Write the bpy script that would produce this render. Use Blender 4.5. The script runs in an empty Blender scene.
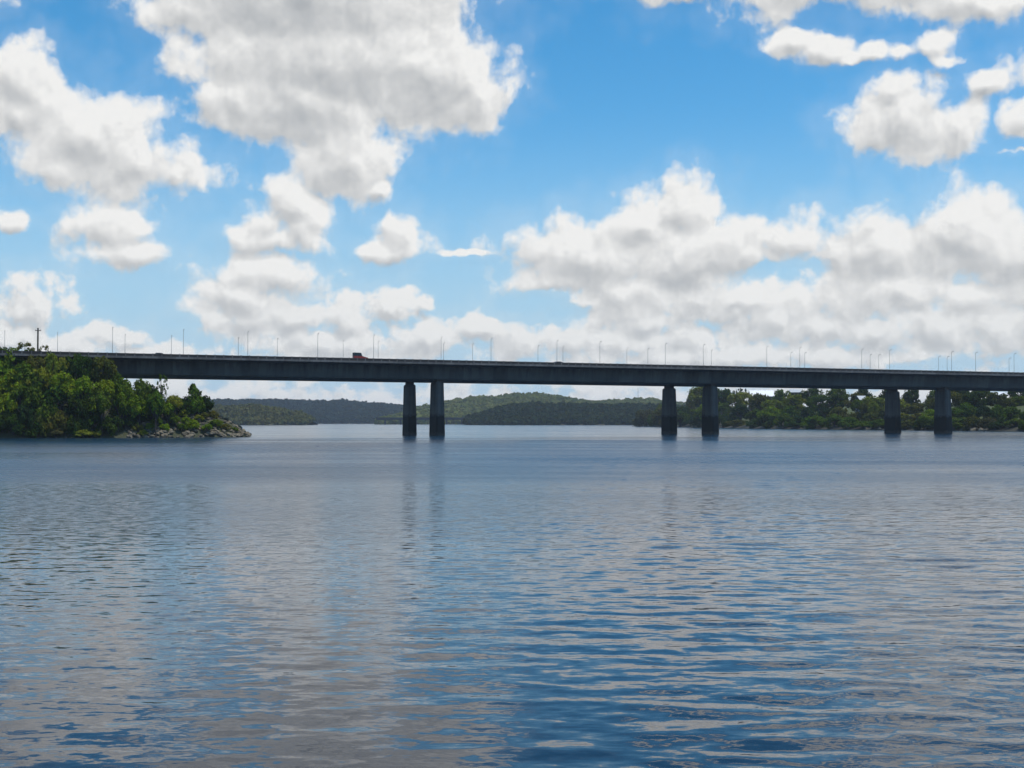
import bpy, math, random
import numpy as np
from mathutils import Vector, Matrix, noise as mnoise

R = math.radians
scn = bpy.context.scene

# ---------------------------------------------------------------- camera
F_PX = 1300.0                      # focal length in pixels of the 1024 px wide frame
CAM_H = 4.0                        # eye on a boat deck, four metres above the river
PITCH = math.atan(38.0 / F_PX)
cam_data = bpy.data.cameras.new("camera")
cam = bpy.data.objects.new("camera", cam_data)
scn.collection.objects.link(cam)
cam_data.sensor_width = 36.0
cam_data.lens = 36.0 * F_PX / 1024.0
cam_data.clip_start = 0.3
cam_data.clip_end = 40000.0
cam.location = (0, 0, CAM_H)
cam.rotation_euler = (R(90) + PITCH, 0, 0)
scn.camera = cam
scn.render.resolution_x, scn.render.resolution_y = 1024, 768


def at(px, py, y):
    """World point on the sight line through a pixel at distance y along the river."""
    a, b = (px - 512) / F_PX, (384 - py) / F_PX
    yy = math.cos(PITCH) - b * math.sin(PITCH)
    zz = math.sin(PITCH) + b * math.cos(PITCH)
    return Vector((a / yy * y, y, CAM_H + zz / yy * y))


# ---------------------------------------------------------------- render and exposure
scn.view_settings.view_transform = 'Standard'
scn.view_settings.look = 'None'
scn.view_settings.gamma = 1.0
scn.view_settings.use_curve_mapping = False
scn.view_settings.exposure = EXPOSURE = -0.15
scn.render.engine = 'CYCLES'
cy = scn.cycles
cy.max_bounces = 6
cy.diffuse_bounces = 2
cy.glossy_bounces = 3
cy.transmission_bounces = 2
cy.transparent_max_bounces = 4
cy.volume_bounces = 1
cy.use_adaptive_sampling = True
cy.use_denoising = True
cy.adaptive_threshold = 0.02
cy.adaptive_min_samples = 10
cy.caustics_reflective = False
cy.caustics_refractive = False

# ---------------------------------------------------------------- sun
SUN_EL, SUN_AZ = R(68), R(98)      # azimuth from +Y (up the river) towards +X
sun_dir = Vector((math.sin(SUN_AZ) * math.cos(SUN_EL), math.cos(SUN_AZ) * math.cos(SUN_EL), math.sin(SUN_EL)))
sd = bpy.data.lights.new("sun", 'SUN')
sd.energy = 3.8
sd.angle = R(0.53)
sd.color = (1.0, 0.95, 0.86)
sun = bpy.data.objects.new("sun", sd)
sun.rotation_euler = sun_dir.to_track_quat('Z', 'Y').to_euler()
sun.location = (200, 100, 400)
scn.collection.objects.link(sun)


# ---------------------------------------------------------------- node helper
class NT:
    def __init__(self, tree):
        self.t = tree
        self.n = tree.nodes
        self.l = tree.links

    def new(self, typ, **kw):
        n = self.n.new(typ)
        for k, v in kw.items():
            setattr(n, k, v)
        return n

    def put(self, sock, v):
        if hasattr(v, 'links') or isinstance(v, bpy.types.NodeSocket):
            self.l.new(v, sock)
        elif v is not None:
            sock.default_value = v

    def math(self, op, a=None, b=None, c=None, clamp=False):
        n = self.new('ShaderNodeMath', operation=op, use_clamp=clamp)
        for s, v in zip(n.inputs, (a, b, c)):
            self.put(s, v)
        return n.outputs[0]

    def vm(self, op, a=None, b=None, c=None, scale=None):
        n = self.new('ShaderNodeVectorMath', operation=op)
        for s, v in zip(n.inputs, (a, b, c)):
            self.put(s, v)
        if scale is not None:
            self.put(n.inputs['Scale'], scale)
        return n.outputs['Value'] if op in ('LENGTH', 'DOT_PRODUCT', 'DISTANCE') else n.outputs[0]

    def noise(self, vec, scale, detail=3.0, rough=0.5, dims='3D', dist=0.0, color=False, lac=2.0):
        n = self.new('ShaderNodeTexNoise', noise_dimensions=dims)
        self.put(n.inputs['Vector'], vec)
        self.put(n.inputs['Scale'], scale)
        n.inputs['Detail'].default_value = detail
        n.inputs['Roughness'].default_value = rough
        n.inputs['Lacunarity'].default_value = lac
        n.inputs['Distortion'].default_value = dist
        return n.outputs['Color'] if color else n.outputs[0]

    def voro(self, vec, scale, detail=0.0, rough=0.5, dims='2D', feature='F1', smooth=None):
        n = self.new('ShaderNodeTexVoronoi', voronoi_dimensions=dims, feature=feature)
        n.normalize = True
        self.put(n.inputs['Vector'], vec)
        n.inputs['Scale'].default_value = scale
        n.inputs['Detail'].default_value = detail
        n.inputs['Roughness'].default_value = rough
        if smooth is not None:
            n.inputs['Smoothness'].default_value = smooth
        return n.outputs['Distance']

    def mapr(self, v, a, b, c=0.0, d=1.0, typ='LINEAR'):
        n = self.new('ShaderNodeMapRange', interpolation_type=typ)
        n.clamp = True
        for i, x in enumerate((v, a, b, c, d)):
            self.put(n.inputs[i], x)
        return n.outputs[0]

    def mix(self, f, a, b, blend='MIX'):
        n = self.new('ShaderNodeMix', data_type='RGBA', blend_type=blend)
        self.put(n.inputs[0], f)
        for s, v in ((n.inputs[6], a), (n.inputs[7], b)):
            if isinstance(v, tuple) and len(v) == 3:
                v = (*v, 1.0)
            self.put(s, v)
        return n.outputs[2]

    def comb(self, x=0.0, y=0.0, z=0.0):
        n = self.new('ShaderNodeCombineXYZ')
        for s, v in zip(n.inputs, (x, y, z)):
            self.put(s, v)
        return n.outputs[0]

    def sep(self, v):
        n = self.new('ShaderNodeSeparateXYZ')
        self.put(n.inputs[0], v)
        return n.outputs


# ---------------------------------------------------------------- sky: Nishita air and cumulus clouds
def ang(px, py):
    """Azimuth and elevation (in 1/1300 rad) of a sight line."""
    v = at(px, py, 1.0) - Vector((0, 0, CAM_H))
    v.normalize()
    return math.atan2(v.x, v.y) * F_PX, math.asin(v.z) * F_PX


# centre px, centre py, half width, half height of the puffs that make up each cloud
PUFFS = [
    # great cloud, upper left
    (310, -10, 190, 75), (432, 75, 88, 64), (305, 100, 104, 62), (348, 158, 62, 50), (236, 100, 50, 40),
    (478, 95, 30, 40), (185, 8, 55, 28), (378, 188, 24, 16), (330, 60, 160, 70),
    # cloud at the left edge
    (28, 84, 52, 44), (90, 138, 74, 48), (134, 164, 84, 40), (180, 174, 40, 22), (16, 112, 44, 38), (66, 168, 52, 30),
    # lower cloud, left
    (106, 226, 56, 24), (128, 254, 58, 22), (14, 221, 20, 11),
    # column in the middle left
    (294, 206, 38, 34), (276, 238, 66, 17), (304, 230, 38, 32), (266, 221, 30, 24), (272, 275, 66, 30), (240, 296, 50, 24),
    (403, 240, 27, 30), (392, 252, 38, 14), (468, 251, 34, 4),
    # far low bank, left to middle
    (36, 304, 40, 30), (6, 338, 44, 16), (70, 345, 60, 18), (120, 338, 36, 14), (160, 352, 60, 12), (250, 320, 52, 28), (300, 318, 40, 26),
    (350, 318, 46, 30), (330, 345, 110, 30), (395, 306, 30, 22), (427, 301, 12, 9), (430, 340, 60, 26), (480, 326, 36, 20), (520, 338, 46, 24), (575, 342, 50, 26),
    (630, 345, 60, 24), (690, 340, 60, 26), (760, 318, 60, 28), (820, 325, 60, 30), (880, 335, 60, 28), (940, 325, 60, 34), (1000, 330, 60, 34), (1060, 320, 70, 40),
    (720, 356, 320, 18), (-60, 325, 80, 34),
    # great bank on the right
    (590, 258, 98, 50), (689, 208, 42, 40), (642, 226, 50, 38), (545, 250, 54, 32), (700, 262, 88, 52), (625, 292, 80, 34), (655, 322, 60, 20), (700, 300, 60, 30),
    (776, 238, 82, 30), (735, 290, 60, 30), (872, 250, 84, 46), (960, 240, 78, 50), (1016, 260, 66, 46), (905, 290, 90, 34), (980, 296, 80, 26),
    (1100, 280, 100, 60), (630, 306, 95, 26), (560, 280, 60, 24), (725, 308, 110, 26), (850, 300, 90, 34), (745, 250, 60, 26), (830, 262, 50, 22),
    # upper right
    (908, 116, 68, 46), (876, 130, 36, 34), (896, 90, 30, 22), (958, 126, 32, 30), (985, 84, 24, 14), (1026, 118, 24, 26),
    (796, 43, 26, 16), (826, 50, 32, 15), (852, 58, 24, 9), (874, 50, 26, 11), (904, 54, 22, 11), (930, 44, 30, 17), (948, 58, 20, 10), (850, -16, 180, 30), (985, 0, 90, 26), (690, -12, 90, 14), (1025, 150, 22, 4),
    # clouds above the picture, which the river mirrors
    (310, -80, 160, 60), (990, -140, 110, 36), (-120, -60, 130, 70), (-180, 130, 110, 60), (1150, 60, 120, 50),
]
HOLES = [(784, 277, 42, 13), (524, 304, 44, 15), (556, 314, 30, 9)]

world = bpy.data.worlds.new("World")
scn.world = world
world.use_nodes = True
w = NT(world.node_tree)
w.n.clear()


def density_group(name, puffs, holes, size, scattered):
    """Cloud density on the sky sphere: rounded puffs, broken up by billows of the given size (1 = 42 units)."""
    g = bpy.data.node_groups.new(name, 'ShaderNodeTree')
    g.interface.new_socket("P", in_out='INPUT', socket_type='NodeSocketVector')
    for nm in ("Density", "Body", "Puff"):
        g.interface.new_socket(nm, in_out='OUTPUT', socket_type='NodeSocketFloat')
    k = NT(g)
    gi, go = k.new('NodeGroupInput'), k.new('NodeGroupOutput')
    P = gi.outputs[0]
    s = k.sep(P)
    wob = k.vm('SUBTRACT', k.noise(P, 1 / (44 * size), 3, 0.55, '2D', color=True), (0.5, 0.5, 0.5))
    Pw = k.vm('MULTIPLY_ADD', wob, (26 * size, 22 * size, 0), P)
    m = None
    for (cx, cy_, rx, ry) in puffs:
        u, v = ang(cx, cy_)
        d = k.vm('LENGTH', k.vm('MULTIPLY_ADD', Pw, (1 / rx, 1 / ry, 0), (-u / rx, -v / ry, 0)))
        # edge at 0, one unit per ~45 units of real depth so that big clouds have thick middles
        a = max(min(rx, ry) / 45.0, 0.8 if min(rx, ry) > 7 else 0.6)
        f = k.math('MULTIPLY_ADD', d, -a, a)
        m = f if m is None else k.math('SMOOTH_MAX', m, f, 0.3)
    for (cx, cy_, rx, ry) in holes:
        u, v = ang(cx, cy_)
        d = k.vm('LENGTH', k.vm('MULTIPLY_ADD', Pw, (1 / rx, 1 / ry, 0), (-u / rx, -v / ry, 0)))
        m = k.math('SMOOTH_MIN', m, k.math('MULTIPLY_ADD', d, ry / 14.0, -ry / 14.0), 0.3)
    if scattered:
        # scattered clouds all round, outside the part of the sky laid out above
        far = k.math('MAXIMUM', k.mapr(k.math('ABSOLUTE', s[0]), 760, 1000), k.mapr(s[1], 900, 1150))
        gen = k.mapr(k.noise(P, 1 / 330, 3, 0.5, '2D'), 0.53, 0.75, -0.8, 1.4)
        m = k.math('MAXIMUM', m, k.math('MULTIPLY_ADD', far, k.math('ADD', gen, 2.0), -2.0))
    else:
        m = k.math('MAXIMUM', m, k.mapr(s[1], 5, 130, 0.6, -1.0))      # the overcast rim of the sky
    m = k.math('MINIMUM', m, 3.2)
    # towards the horizon the clouds are seen edge on, in flat layers
    flat = k.math('MULTIPLY_ADD', k.math('EXPONENT', k.math('MULTIPLY', s[1], -1 / 120)), 0.7, 1.0)
    P = k.comb(s[0], k.math('MULTIPLY', s[1], flat), 0.0)
    q = k.vm('MULTIPLY_ADD', wob, (22 * size, 22 * size, 0), P)
    b1 = k.math('SUBTRACT', 0.40, k.voro(q, 1 / (42 * size), 3.0, 0.5, '2D', 'F1'))
    fb = k.math('SUBTRACT', k.noise(P, 1 / (60 * size), 9, 0.56, '2D'), 0.5)
    d = k.math('MULTIPLY_ADD', b1, 0.9, m)
    d = k.math('MULTIPLY_ADD', fb, 1.3, d)
    k.l.new(d, go.inputs[0])
    k.l.new(m, go.inputs[1])
    k.l.new(k.math('MULTIPLY_ADD', fb, 0.26, b1), go.inputs[2])
    return g


def cloud_layer(P, V, grp, pale):
    """Colour and cover of one layer, lit from the upper right and grey where it is thick."""
    def dens(p):
        n = w.new('ShaderNodeGroup')
        n.node_tree = grp
        w.put(n.inputs[0], p)
        return n.outputs[0], n.outputs[1], n.outputs[2]
    d0, m0, p0 = dens(P)
    d1, m1, p1 = dens(w.vm('ADD', P, (4.5, 10.5, 0.0)))          # a step towards the sun
    relief = w.math('MULTIPLY', w.math('SUBTRACT', p0, p1), 0.55)
    relief = w.math('MAXIMUM', w.math('MINIMUM', relief, 0.20), -0.16)
    slope = w.math('MULTIPLY', w.math('SUBTRACT', m0, m1), 0.50)
    body = w.math('ADD', w.mapr(m1, 0.0, 2.6), w.math('MULTIPLY', w.mapr(d1, 0.3, 3.0), 0.35))
    light = w.math('ADD', relief, slope)
    light = w.math('ADD', light, w.math('MULTIPLY', body, -0.37))
    light = w.math('ADD', light, 0.965, clamp=True)
    alpha = w.mapr(d0, 0.04, 0.46, 0, 1, 'SMOOTHSTEP')
    wisp = w.math('MULTIPLY_ADD', p0, 1.5, m0)
    thin = w.math('MULTIPLY', w.mapr(wisp, -0.55, 0.35, 0, 1, 'SMOOTHSTEP'), 0.11)
    alpha = w.math('MAXIMUM', alpha, thin)
    ramp = w.new('ShaderNodeValToRGB')
    els = ramp.color_ramp.elements
    els[0].position, els[0].color = 0.0, (0.33, 0.36, 0.40, 1)
    els[1].position, els[1].color = 1.0, (1.0, 1.0, 0.985, 1)
    for pos, c in ((0.48, (0.50, 0.525, 0.55, 1)), (0.72, (0.66, 0.675, 0.685, 1)), (0.90, (0.86, 0.865, 0.86, 1))):
        els.new(pos).color = c
    w.put(ramp.inputs[0], light)
    cloud = ramp.outputs[0]
    # distance pales the lowest clouds
    low = w.mapr(V, 0, 210, 1, 0, 'SMOOTHSTEP')
    return w.mix(w.math('MULTIPLY', low, pale), cloud, (0.64, 0.70, 0.75)), alpha


def build_world():
    tc = w.new('ShaderNodeTexCoord')
    D = w.vm('NORMALIZE', tc.outputs['Generated'])
    sx, sy, sz = w.sep(D)
    U = w.math('MULTIPLY', w.math('ARCTAN2', sx, sy), F_PX)
    V = w.math('MULTIPLY', w.math('ARCSINE', sz), F_PX)
    P = w.comb(U, V, 0.0)
    back = [p for p in PUFFS if p[1] >= 300]
    front = [p for p in PUFFS if p[1] < 300]
    c_back, a_back = cloud_layer(P, V, density_group("far_clouds", back, HOLES[1:], 0.6, False), 0.34)
    c_front, a_front = cloud_layer(P, V, density_group("near_clouds", front, HOLES, 1.0, True), 0.22)
    sky = w.new('ShaderNodeTexSky', sky_type='NISHITA')
    sky.sun_disc = False
    sky.sun_elevation = SUN_EL
    sky.sun_rotation = SUN_AZ
    sky.altitude = 0
    sky.air_density = 1.0
    sky.dust_density = 0.2
    sky.ozone_density = 4.0
    hs = w.new('ShaderNodeHueSaturation')
    hs.inputs['Hue'].default_value = 0.49
    hs.inputs['Saturation'].default_value = 1.34
    hs.inputs['Value'].default_value = 1.6
    w.put(hs.inputs['Color'], sky.outputs[0])
    blue = w.mix(w.mapr(V, 20, 320, 0.9, 0.0, 'SMOOTHSTEP'), hs.outputs[0], (4.3, 6.5, 8.6))
    bg_sky = w.new('ShaderNodeBackground')
    w.put(bg_sky.inputs[0], blue)
    bg_sky.inputs[1].default_value = 0.10
    sh = bg_sky.outputs[0]
    for c, a in ((c_back, a_back), (c_front, a_front)):
        bg = w.new('ShaderNodeBackground')
        w.put(bg.inputs[0], c)
        bg.inputs[1].default_value = 0.98
        ms = w.new('ShaderNodeMixShader')
        w.put(ms.inputs[0], a)
        w.l.new(sh, ms.inputs[1])
        w.l.new(bg.outputs[0], ms.inputs[2])
        sh = ms.outputs[0]
    out = w.new('ShaderNodeOutputWorld')
    w.l.new(sh, out.inputs[0])
    world.cycles.sampling_method = 'NONE'


build_world()

# ---------------------------------------------------------------- helpers for objects
def link(o):
    scn.collection.objects.link(o)
    return o


def mesh_obj(name, verts, faces, mat=None, parent=None, smooth=False):
    me = bpy.data.meshes.new(name)
    me.from_pydata([tuple(v) for v in verts], [], [tuple(f) for f in faces])
    me.update()
    if smooth:
        me.polygons.foreach_set('use_smooth', [True] * len(me.polygons))
    if mat:
        me.materials.append(mat)
    o = bpy.data.objects.new(name, me)
    link(o)
    if parent is not None:
        o.parent = parent
    return o


def tag(o, label=None, cat=None, group=None, kind=None):
    if label: o['label'] = label
    if cat: o['category'] = cat
    if group: o['group'] = group
    if kind: o['kind'] = kind
    return o


def empty(name, loc=(0, 0, 0), rz=0.0):
    o = bpy.data.objects.new(name, None)
    o.empty_display_size = 0.5
    o.location = loc
    o.rotation_euler = (0, 0, rz)
    return link(o)


def material(name):
    m = bpy.data.materials.new(name)
    m.use_nodes = True
    k = NT(m.node_tree)
    b = k.n['Principled BSDF']
    return m, k, b


# ---------------------------------------------------------------- river
def water_material():
    m, k, b = material("river_water")
    geo = k.new('ShaderNodeNewGeometry')
    P = geo.outputs['Position']
    dist = k.vm('LENGTH', k.vm('MULTIPLY', P, (1, 1, 0)))
    ns = None

    def layer(rot, sx, sy, amp_x, amp_y, detail, rough, off, gain=None, dist=0.0):
        nonlocal ns
        mp = k.new('ShaderNodeMapping')
        k.put(mp.inputs['Vector'], P)
        mp.inputs['Rotation'].default_value = (0, 0, R(rot))
        mp.inputs['Scale'].default_value = (sx, sy, 1)
        mp.inputs['Location'].default_value = (off, off * 1.7, 0)
        c = k.noise(mp.outputs[0], 1.0, detail, rough, '2D', dist, color=True)
        v = k.vm('MULTIPLY', k.vm('SUBTRACT', c, (0.5, 0.5, 0.5)), (amp_x, amp_y, 0))
        if gain is not None:
            v = k.vm('SCALE', v, scale=gain)
        ns = v if ns is None else k.vm('ADD', ns, v)

    # wind patches: calmer and rougher streaks lying across the view
    mp = k.new('ShaderNodeMapping')
    k.put(mp.inputs['Vector'], P)
    mp.inputs['Scale'].default_value = (0.012, 0.045, 1)
    patch = k.noise(mp.outputs[0], 1.0, 4, 0.6, '2D')
    gain = k.math('MULTIPLY', k.mapr(patch, 0.3, 0.7, 0.6, 1.3), k.mapr(dist, 14, 130, 0.7, 3.0))
    layer(10, 1.3, 3.2, 0.05, 0.16, 2, 0.5, 41.0, gain)
    layer(0, 3.6, 7.0, 0.05, 0.13, 3, 0.6, 7.7, gain)                  # fine wind texture
    nrm = k.vm('NORMALIZE', k.vm('ADD', ns, geo.outputs['Normal']))
    k.put(b.inputs['Normal'], nrm)
    turb = k.noise(P, 0.02, 3, 0.5)
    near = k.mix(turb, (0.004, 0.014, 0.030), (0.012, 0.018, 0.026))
    k.put(b.inputs['Base Color'], k.mix(k.mapr(dist, 25, 140), near, (0.012, 0.038, 0.072)))  # bluer with distance: reflected sky blue put into the water's own colour
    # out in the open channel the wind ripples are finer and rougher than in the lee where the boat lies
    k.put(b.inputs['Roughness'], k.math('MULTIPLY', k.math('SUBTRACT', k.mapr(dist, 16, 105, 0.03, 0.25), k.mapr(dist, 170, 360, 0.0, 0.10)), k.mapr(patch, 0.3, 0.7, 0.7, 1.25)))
    b.inputs['IOR'].default_value = 1.31
    return m


WAVE_SLOPE = 0.047


def build_water():
    """The river: rings round the boat, fine near it and coarser outwards, raised into wind waves."""
    r = np.random.default_rng(4)
    rad = [9.0]
    while rad[-1] < 430:
        rad.append(rad[-1] * 1.0042)
    while rad[-1] < 5300:
        rad.append(rad[-1] * 1.06)
    rad = np.array(rad)
    th = np.concatenate([np.radians(np.linspace(-27, 27, 430)), np.radians(np.linspace(27, 333, 70)[1:-1])])
    nr, nt = len(rad), len(th)
    RR, TT = np.meshgrid(rad, th, indexing='ij')
    X, Y = RR * np.sin(TT), RR * np.cos(TT)
    dr = np.maximum(np.gradient(rad)[:, None], 0.2 * RR * np.where(np.abs(TT) <= R(27.1), 0.0022, 0.08))
    Z = np.zeros_like(X)
    n = 110
    lam = np.exp(r.uniform(math.log(0.26), math.log(7.0), n))
    sl = np.exp(-(np.log(lam / 0.9)) ** 2 / (2 * 0.75 ** 2))
    sl *= WAVE_SLOPE / math.sqrt((sl ** 2).sum() / 2)
    ang_w = math.radians(-99) + r.normal(0, 0.42, n)
    ph = r.uniform(0, 2 * math.pi, n)
    # patches where the wind bites and where it does not
    patch = np.zeros_like(X)
    for i in range(14):
        kx, ky = r.normal(0, 0.05), r.normal(0, 0.12)
        patch += np.sin(kx * X + ky * Y + r.uniform(0, 6.28))
    patch = np.clip(0.85 + 0.13 * patch, 0.25, 1.5)
    for i in range(n):
        k_ = 2 * math.pi / lam[i]
        keep = np.clip((lam[i] / dr - 1.8) / 2.0, 0, 1)
        rows = keep.max(axis=1) > 0
        p = k_ * (math.cos(ang_w[i]) * X[rows] + math.sin(ang_w[i]) * Y[rows]) + ph[i]
        Z[rows] += keep[rows] * sl[i] / k_ * np.sin(p + 0.35 * np.sin(p))
    # the boat's lee, to the left, lies calmer than the open river on the right
    patch *= np.interp(X / np.maximum(RR, 1), [-0.35, 0.0, 0.12, 0.35], [0.55, 0.65, 1.05, 1.05])
    patch *= np.interp(RR, [14, 40, 140, 330, 425], [0.85, 0.95, 2.0, 2.4, 0.0])
    Z *= patch
    V = np.stack([X, Y, Z], -1).reshape(-1, 3)
    V = np.vstack([V, [[0, 0, 0]]])
    i, j = np.meshgrid(np.arange(nr - 1), np.arange(nt), indexing='ij')
    j2 = (j + 1) % nt
    q = np.stack([i * nt + j, i * nt + j2, (i + 1) * nt + j2, (i + 1) * nt + j], -1).reshape(-1, 4)[:, ::-1]
    tri = np.stack([np.full(nt, nr * nt), np.arange(nt), (np.arange(nt) + 1) % nt], -1)[:, ::-1]
    me = bpy.data.meshes.new('river_water')
    me.vertices.add(len(V))
    me.vertices.foreach_set('co', V.astype(np.float32).ravel())
    loops = np.concatenate([q.ravel(), tri.ravel()]).astype(np.int32)
    me.loops.add(len(loops))
    me.loops.foreach_set('vertex_index', loops)
    starts = np.concatenate([np.arange(len(q)) * 4, len(q) * 4 + np.arange(len(tri)) * 3]).astype(np.int32)
    me.polygons.add(len(starts))
    me.polygons.foreach_set('loop_start', starts)
    me.polygons.foreach_set('use_smooth', np.ones(len(starts), bool))
    me.update(calc_edges=True)
    me.validate()
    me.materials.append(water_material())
    o = bpy.data.objects.new('river_water', me)
    link(o)
    tag(o, kind='structure')


build_water()

# ---------------------------------------------------------------- land
def poly_dist(pts, x, y):
    """Signed distance to a closed outline, positive inside (numpy arrays)."""
    d = np.full(x.shape, 1e9)
    inside = np.zeros(x.shape, bool)
    n = len(pts)
    for i in range(n):
        x0, y0 = pts[i]
        x1, y1 = pts[(i + 1) % n]
        dx, dy = x1 - x0, y1 - y0
        t = np.clip(((x - x0) * dx + (y - y0) * dy) / (dx * dx + dy * dy), 0, 1)
        d = np.minimum(d, np.hypot(x - x0 - t * dx, y - y0 - t * dy))
        c = ((y0 > y) != (y1 > y)) & (x < (x1 - x0) * (y - y0) / (y1 - y0 + 1e-12) + x0)
        inside ^= c
    return np.where(inside, d, -d)


def rough_noise(x, y, scale, seed=0.0):
    out = np.zeros(x.shape)
    it = np.nditer([x, y], flags=['multi_index'])
    for a, b in it:
        out[it.multi_index] = mnoise.fractal(Vector((float(a) / scale, float(b) / scale, seed)), 1.0, 2.0, 4)
    return out


def ground_material(name, low, high, rock, line=(1.6, 3.2)):
    m, k, b = material(name)
    P = k.new('ShaderNodeNewGeometry').outputs['Position']
    n = k.noise(P, 0.25, 5, 0.6)
    c = k.mix(k.mapr(n, 0.35, 0.65), low, high)
    z = k.sep(P)[2]
    c = k.mix(k.mapr(k.math('MULTIPLY_ADD', n, 2.4, z), line[0], line[1], 1, 0), c, rock)
    k.put(b.inputs['Base Color'], c)
    b.inputs['Roughness'].default_value = 0.95
    bp = k.new('ShaderNodeBump')
    bp.inputs['Distance'].default_value = 0.5
    k.put(bp.inputs['Height'], k.noise(P, 1.1, 5, 0.65))
    k.put(b.inputs['Normal'], bp.outputs[0])
    return m


def terrain(name, pts, xr, yr, step, hfun, mat, amp, nscale):
    xs = np.arange(xr[0], xr[1] + step, step)
    ys = np.arange(yr[0], yr[1] + step, step)
    X, Y = np.meshgrid(xs, ys)
    D = poly_dist(pts, X, Y)
    H = np.where(D > 0, hfun(np.maximum(D, 0), X, Y), np.maximum(D * 0.5, -3.0))
    H = H + rough_noise(X, Y, nscale, 3.3) * amp * np.clip(D / 6.0, 0, 1)
    nx, ny = len(xs), len(ys)
    V = np.stack([X, Y, H], -1).reshape(-1, 3)
    Fc = [(j * nx + i, j * nx + i + 1, (j + 1) * nx + i + 1, (j + 1) * nx + i) for j in range(ny - 1) for i in range(nx - 1)]
    o = mesh_obj(name, V, Fc, mat, smooth=True)
    tag(o, kind='structure')

    def height(x, y):
        fx = min(max((x - xs[0]) / step, 0), nx - 1.001)
        fy = min(max((y - ys[0]) / step, 0), ny - 1.001)
        i, j = int(fx), int(fy)
        a, b_ = fx - i, fy - j
        return float((H[j, i] * (1 - a) + H[j, i + 1] * a) * (1 - b_) + (H[j + 1, i] * (1 - a) + H[j + 1, i + 1] * a) * b_)
    return height


def shore(pairs):
    return [((px - 512) / F_PX * y, y) for px, y in pairs]


LEFT = shore([(-260, 316), (0, 321), (60, 323), (120, 328), (150, 332.5), (200, 339), (235, 345), (250, 350), (247, 362), (228, 388)]) + \
    [(-108, 430), (-150, 470), (-420, 560), (-420, 316)]
RIGHT = shore([(1130, 520), (1060, 540), (1000, 562), (945, 598), (890, 640), (800, 725), (760, 780), (700, 930), (662, 1100), (643, 1165), (650, 1230)]) + \
    [(230, 1420), (900, 1420), (900, 480)]


def left_h(D, X, Y):
    top = np.interp(X, [-135, -122, -114, -106, -98, -91, -84, -78, -74, -71.5], [19.6, 18.5, 14.0, 10.0, 9.5, 11.0, 11.0, 8.0, 4.5, 1.6])
    return top * (1 - np.exp(-D * 1.15 / np.maximum(top, 1)))


def right_h(D, X, Y):
    return np.interp(D, [0, 3, 14, 40, 90, 200, 400], [0, 1.2, 4.0, 9.0, 14.5, 18.5, 21.0]) * np.interp(Y, [500, 900, 1150], [1.0, 1.0, 0.55])


m_left = ground_material("left_bank_ground", (0.045, 0.070, 0.016), (0.085, 0.115, 0.028), (0.048, 0.054, 0.026), (8.0, 12.5))
m_right = ground_material("right_bank_ground", (0.055, 0.075, 0.020), (0.075, 0.092, 0.026), (0.040, 0.038, 0.024), (4.0, 7.0))
left_z = terrain("left_bank", LEFT, (-300, -65), (310, 500), 2.5, left_h, m_left, 0.8, 9.0)
right_z = terrain("right_bank", RIGHT, (110, 620), (490, 1400), 9.0, right_h, m_right, 1.5, 40.0)


# far hills: a ridge line read along the horizon, with slopes running down to the water in front and behind
def hill(name, ridge, y_front, y_ridge, y_back, mat):
    pxs = np.arange(ridge[0][0], ridge[-1][0] + 1, 4.0)
    tops = np.interp(pxs, [r[0] for r in ridge], [r[1] for r in ridge])
    rows = list(np.linspace(y_front, y_ridge, 14)) + list(np.linspace(y_ridge, y_back, 6)[1:])
    V = []
    for y in rows:
        t = (y - y_front) / (y_ridge - y_front) if y <= y_ridge else 1 - (y - y_ridge) / (y_back - y_ridge)
        s = t * t * (3 - 2 * t) if y <= y_ridge else t
        for px, ty in zip(pxs, tops):
            z = 4 + (422 - ty) * y_ridge / F_PX
            x = (px - 512) / F_PX * y_ridge
            hz = (z - 1.0) * (0.25 * t + 0.75 * s)
            hz *= 1 + 0.16 * mnoise.fractal(Vector((x / 160, y / 160, 1.7)), 1.0, 2.0, 3) * (1 - t)
            V.append((x * (0.55 + 0.45 * y / y_ridge), y, hz + (0.6 if t > 0 else -1.0)))
    nx, ny = len(pxs), len(rows)
    Fc = [(j * nx + i, j * nx + i + 1, (j + 1) * nx + i + 1, (j + 1) * nx + i) for j in range(ny - 1) for i in range(nx - 1)]
    o = tag(mesh_obj(name, V, Fc, mat, smooth=True), kind='structure')
    return np.array(V).reshape(ny, nx, 3)


m_hill = ground_material("hill_ground", (0.05, 0.07, 0.022), (0.08, 0.10, 0.035), (0.10, 0.09, 0.06))
HILL_MID = hill("middle_hills", [(395, 421), (420, 411), (440, 406.5), (455, 404), (470, 401.5), (495, 400.5), (510, 398.5), (525, 397), (540, 398),
                                (560, 401), (580, 404), (595, 405.5), (615, 404), (640, 402.5), (660, 404), (690, 408), (740, 412), (800, 416)], 2150, 2750, 3300, m_hill)
HILL_LEFT = hill("far_left_hills", [(60, 408), (150, 403), (205, 403), (240, 403.5), (285, 403), (310, 404.5), (330, 404.5), (345, 403.5), (360, 406), (375, 406.5),
                                   (395, 408), (415, 410), (440, 409), (480, 411), (540, 416)], 2900, 3400, 3900, m_hill)
HILL_DARK = hill("wooded_headland", [(468, 422), (480, 418), (490, 414.5), (500, 411.5), (515, 409.5), (530, 408), (560, 408.5), (600, 409), (640, 409), (680, 410), (740, 415)],
                 1700, 1900, 2150, m_hill)
HILL_SPIT = hill("river_spit", [(120, 410), (200, 408), (230, 409), (255, 408), (275, 411), (292, 414), (305, 417), (313, 421.5)], 1700, 1780, 1900, m_hill)

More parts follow.
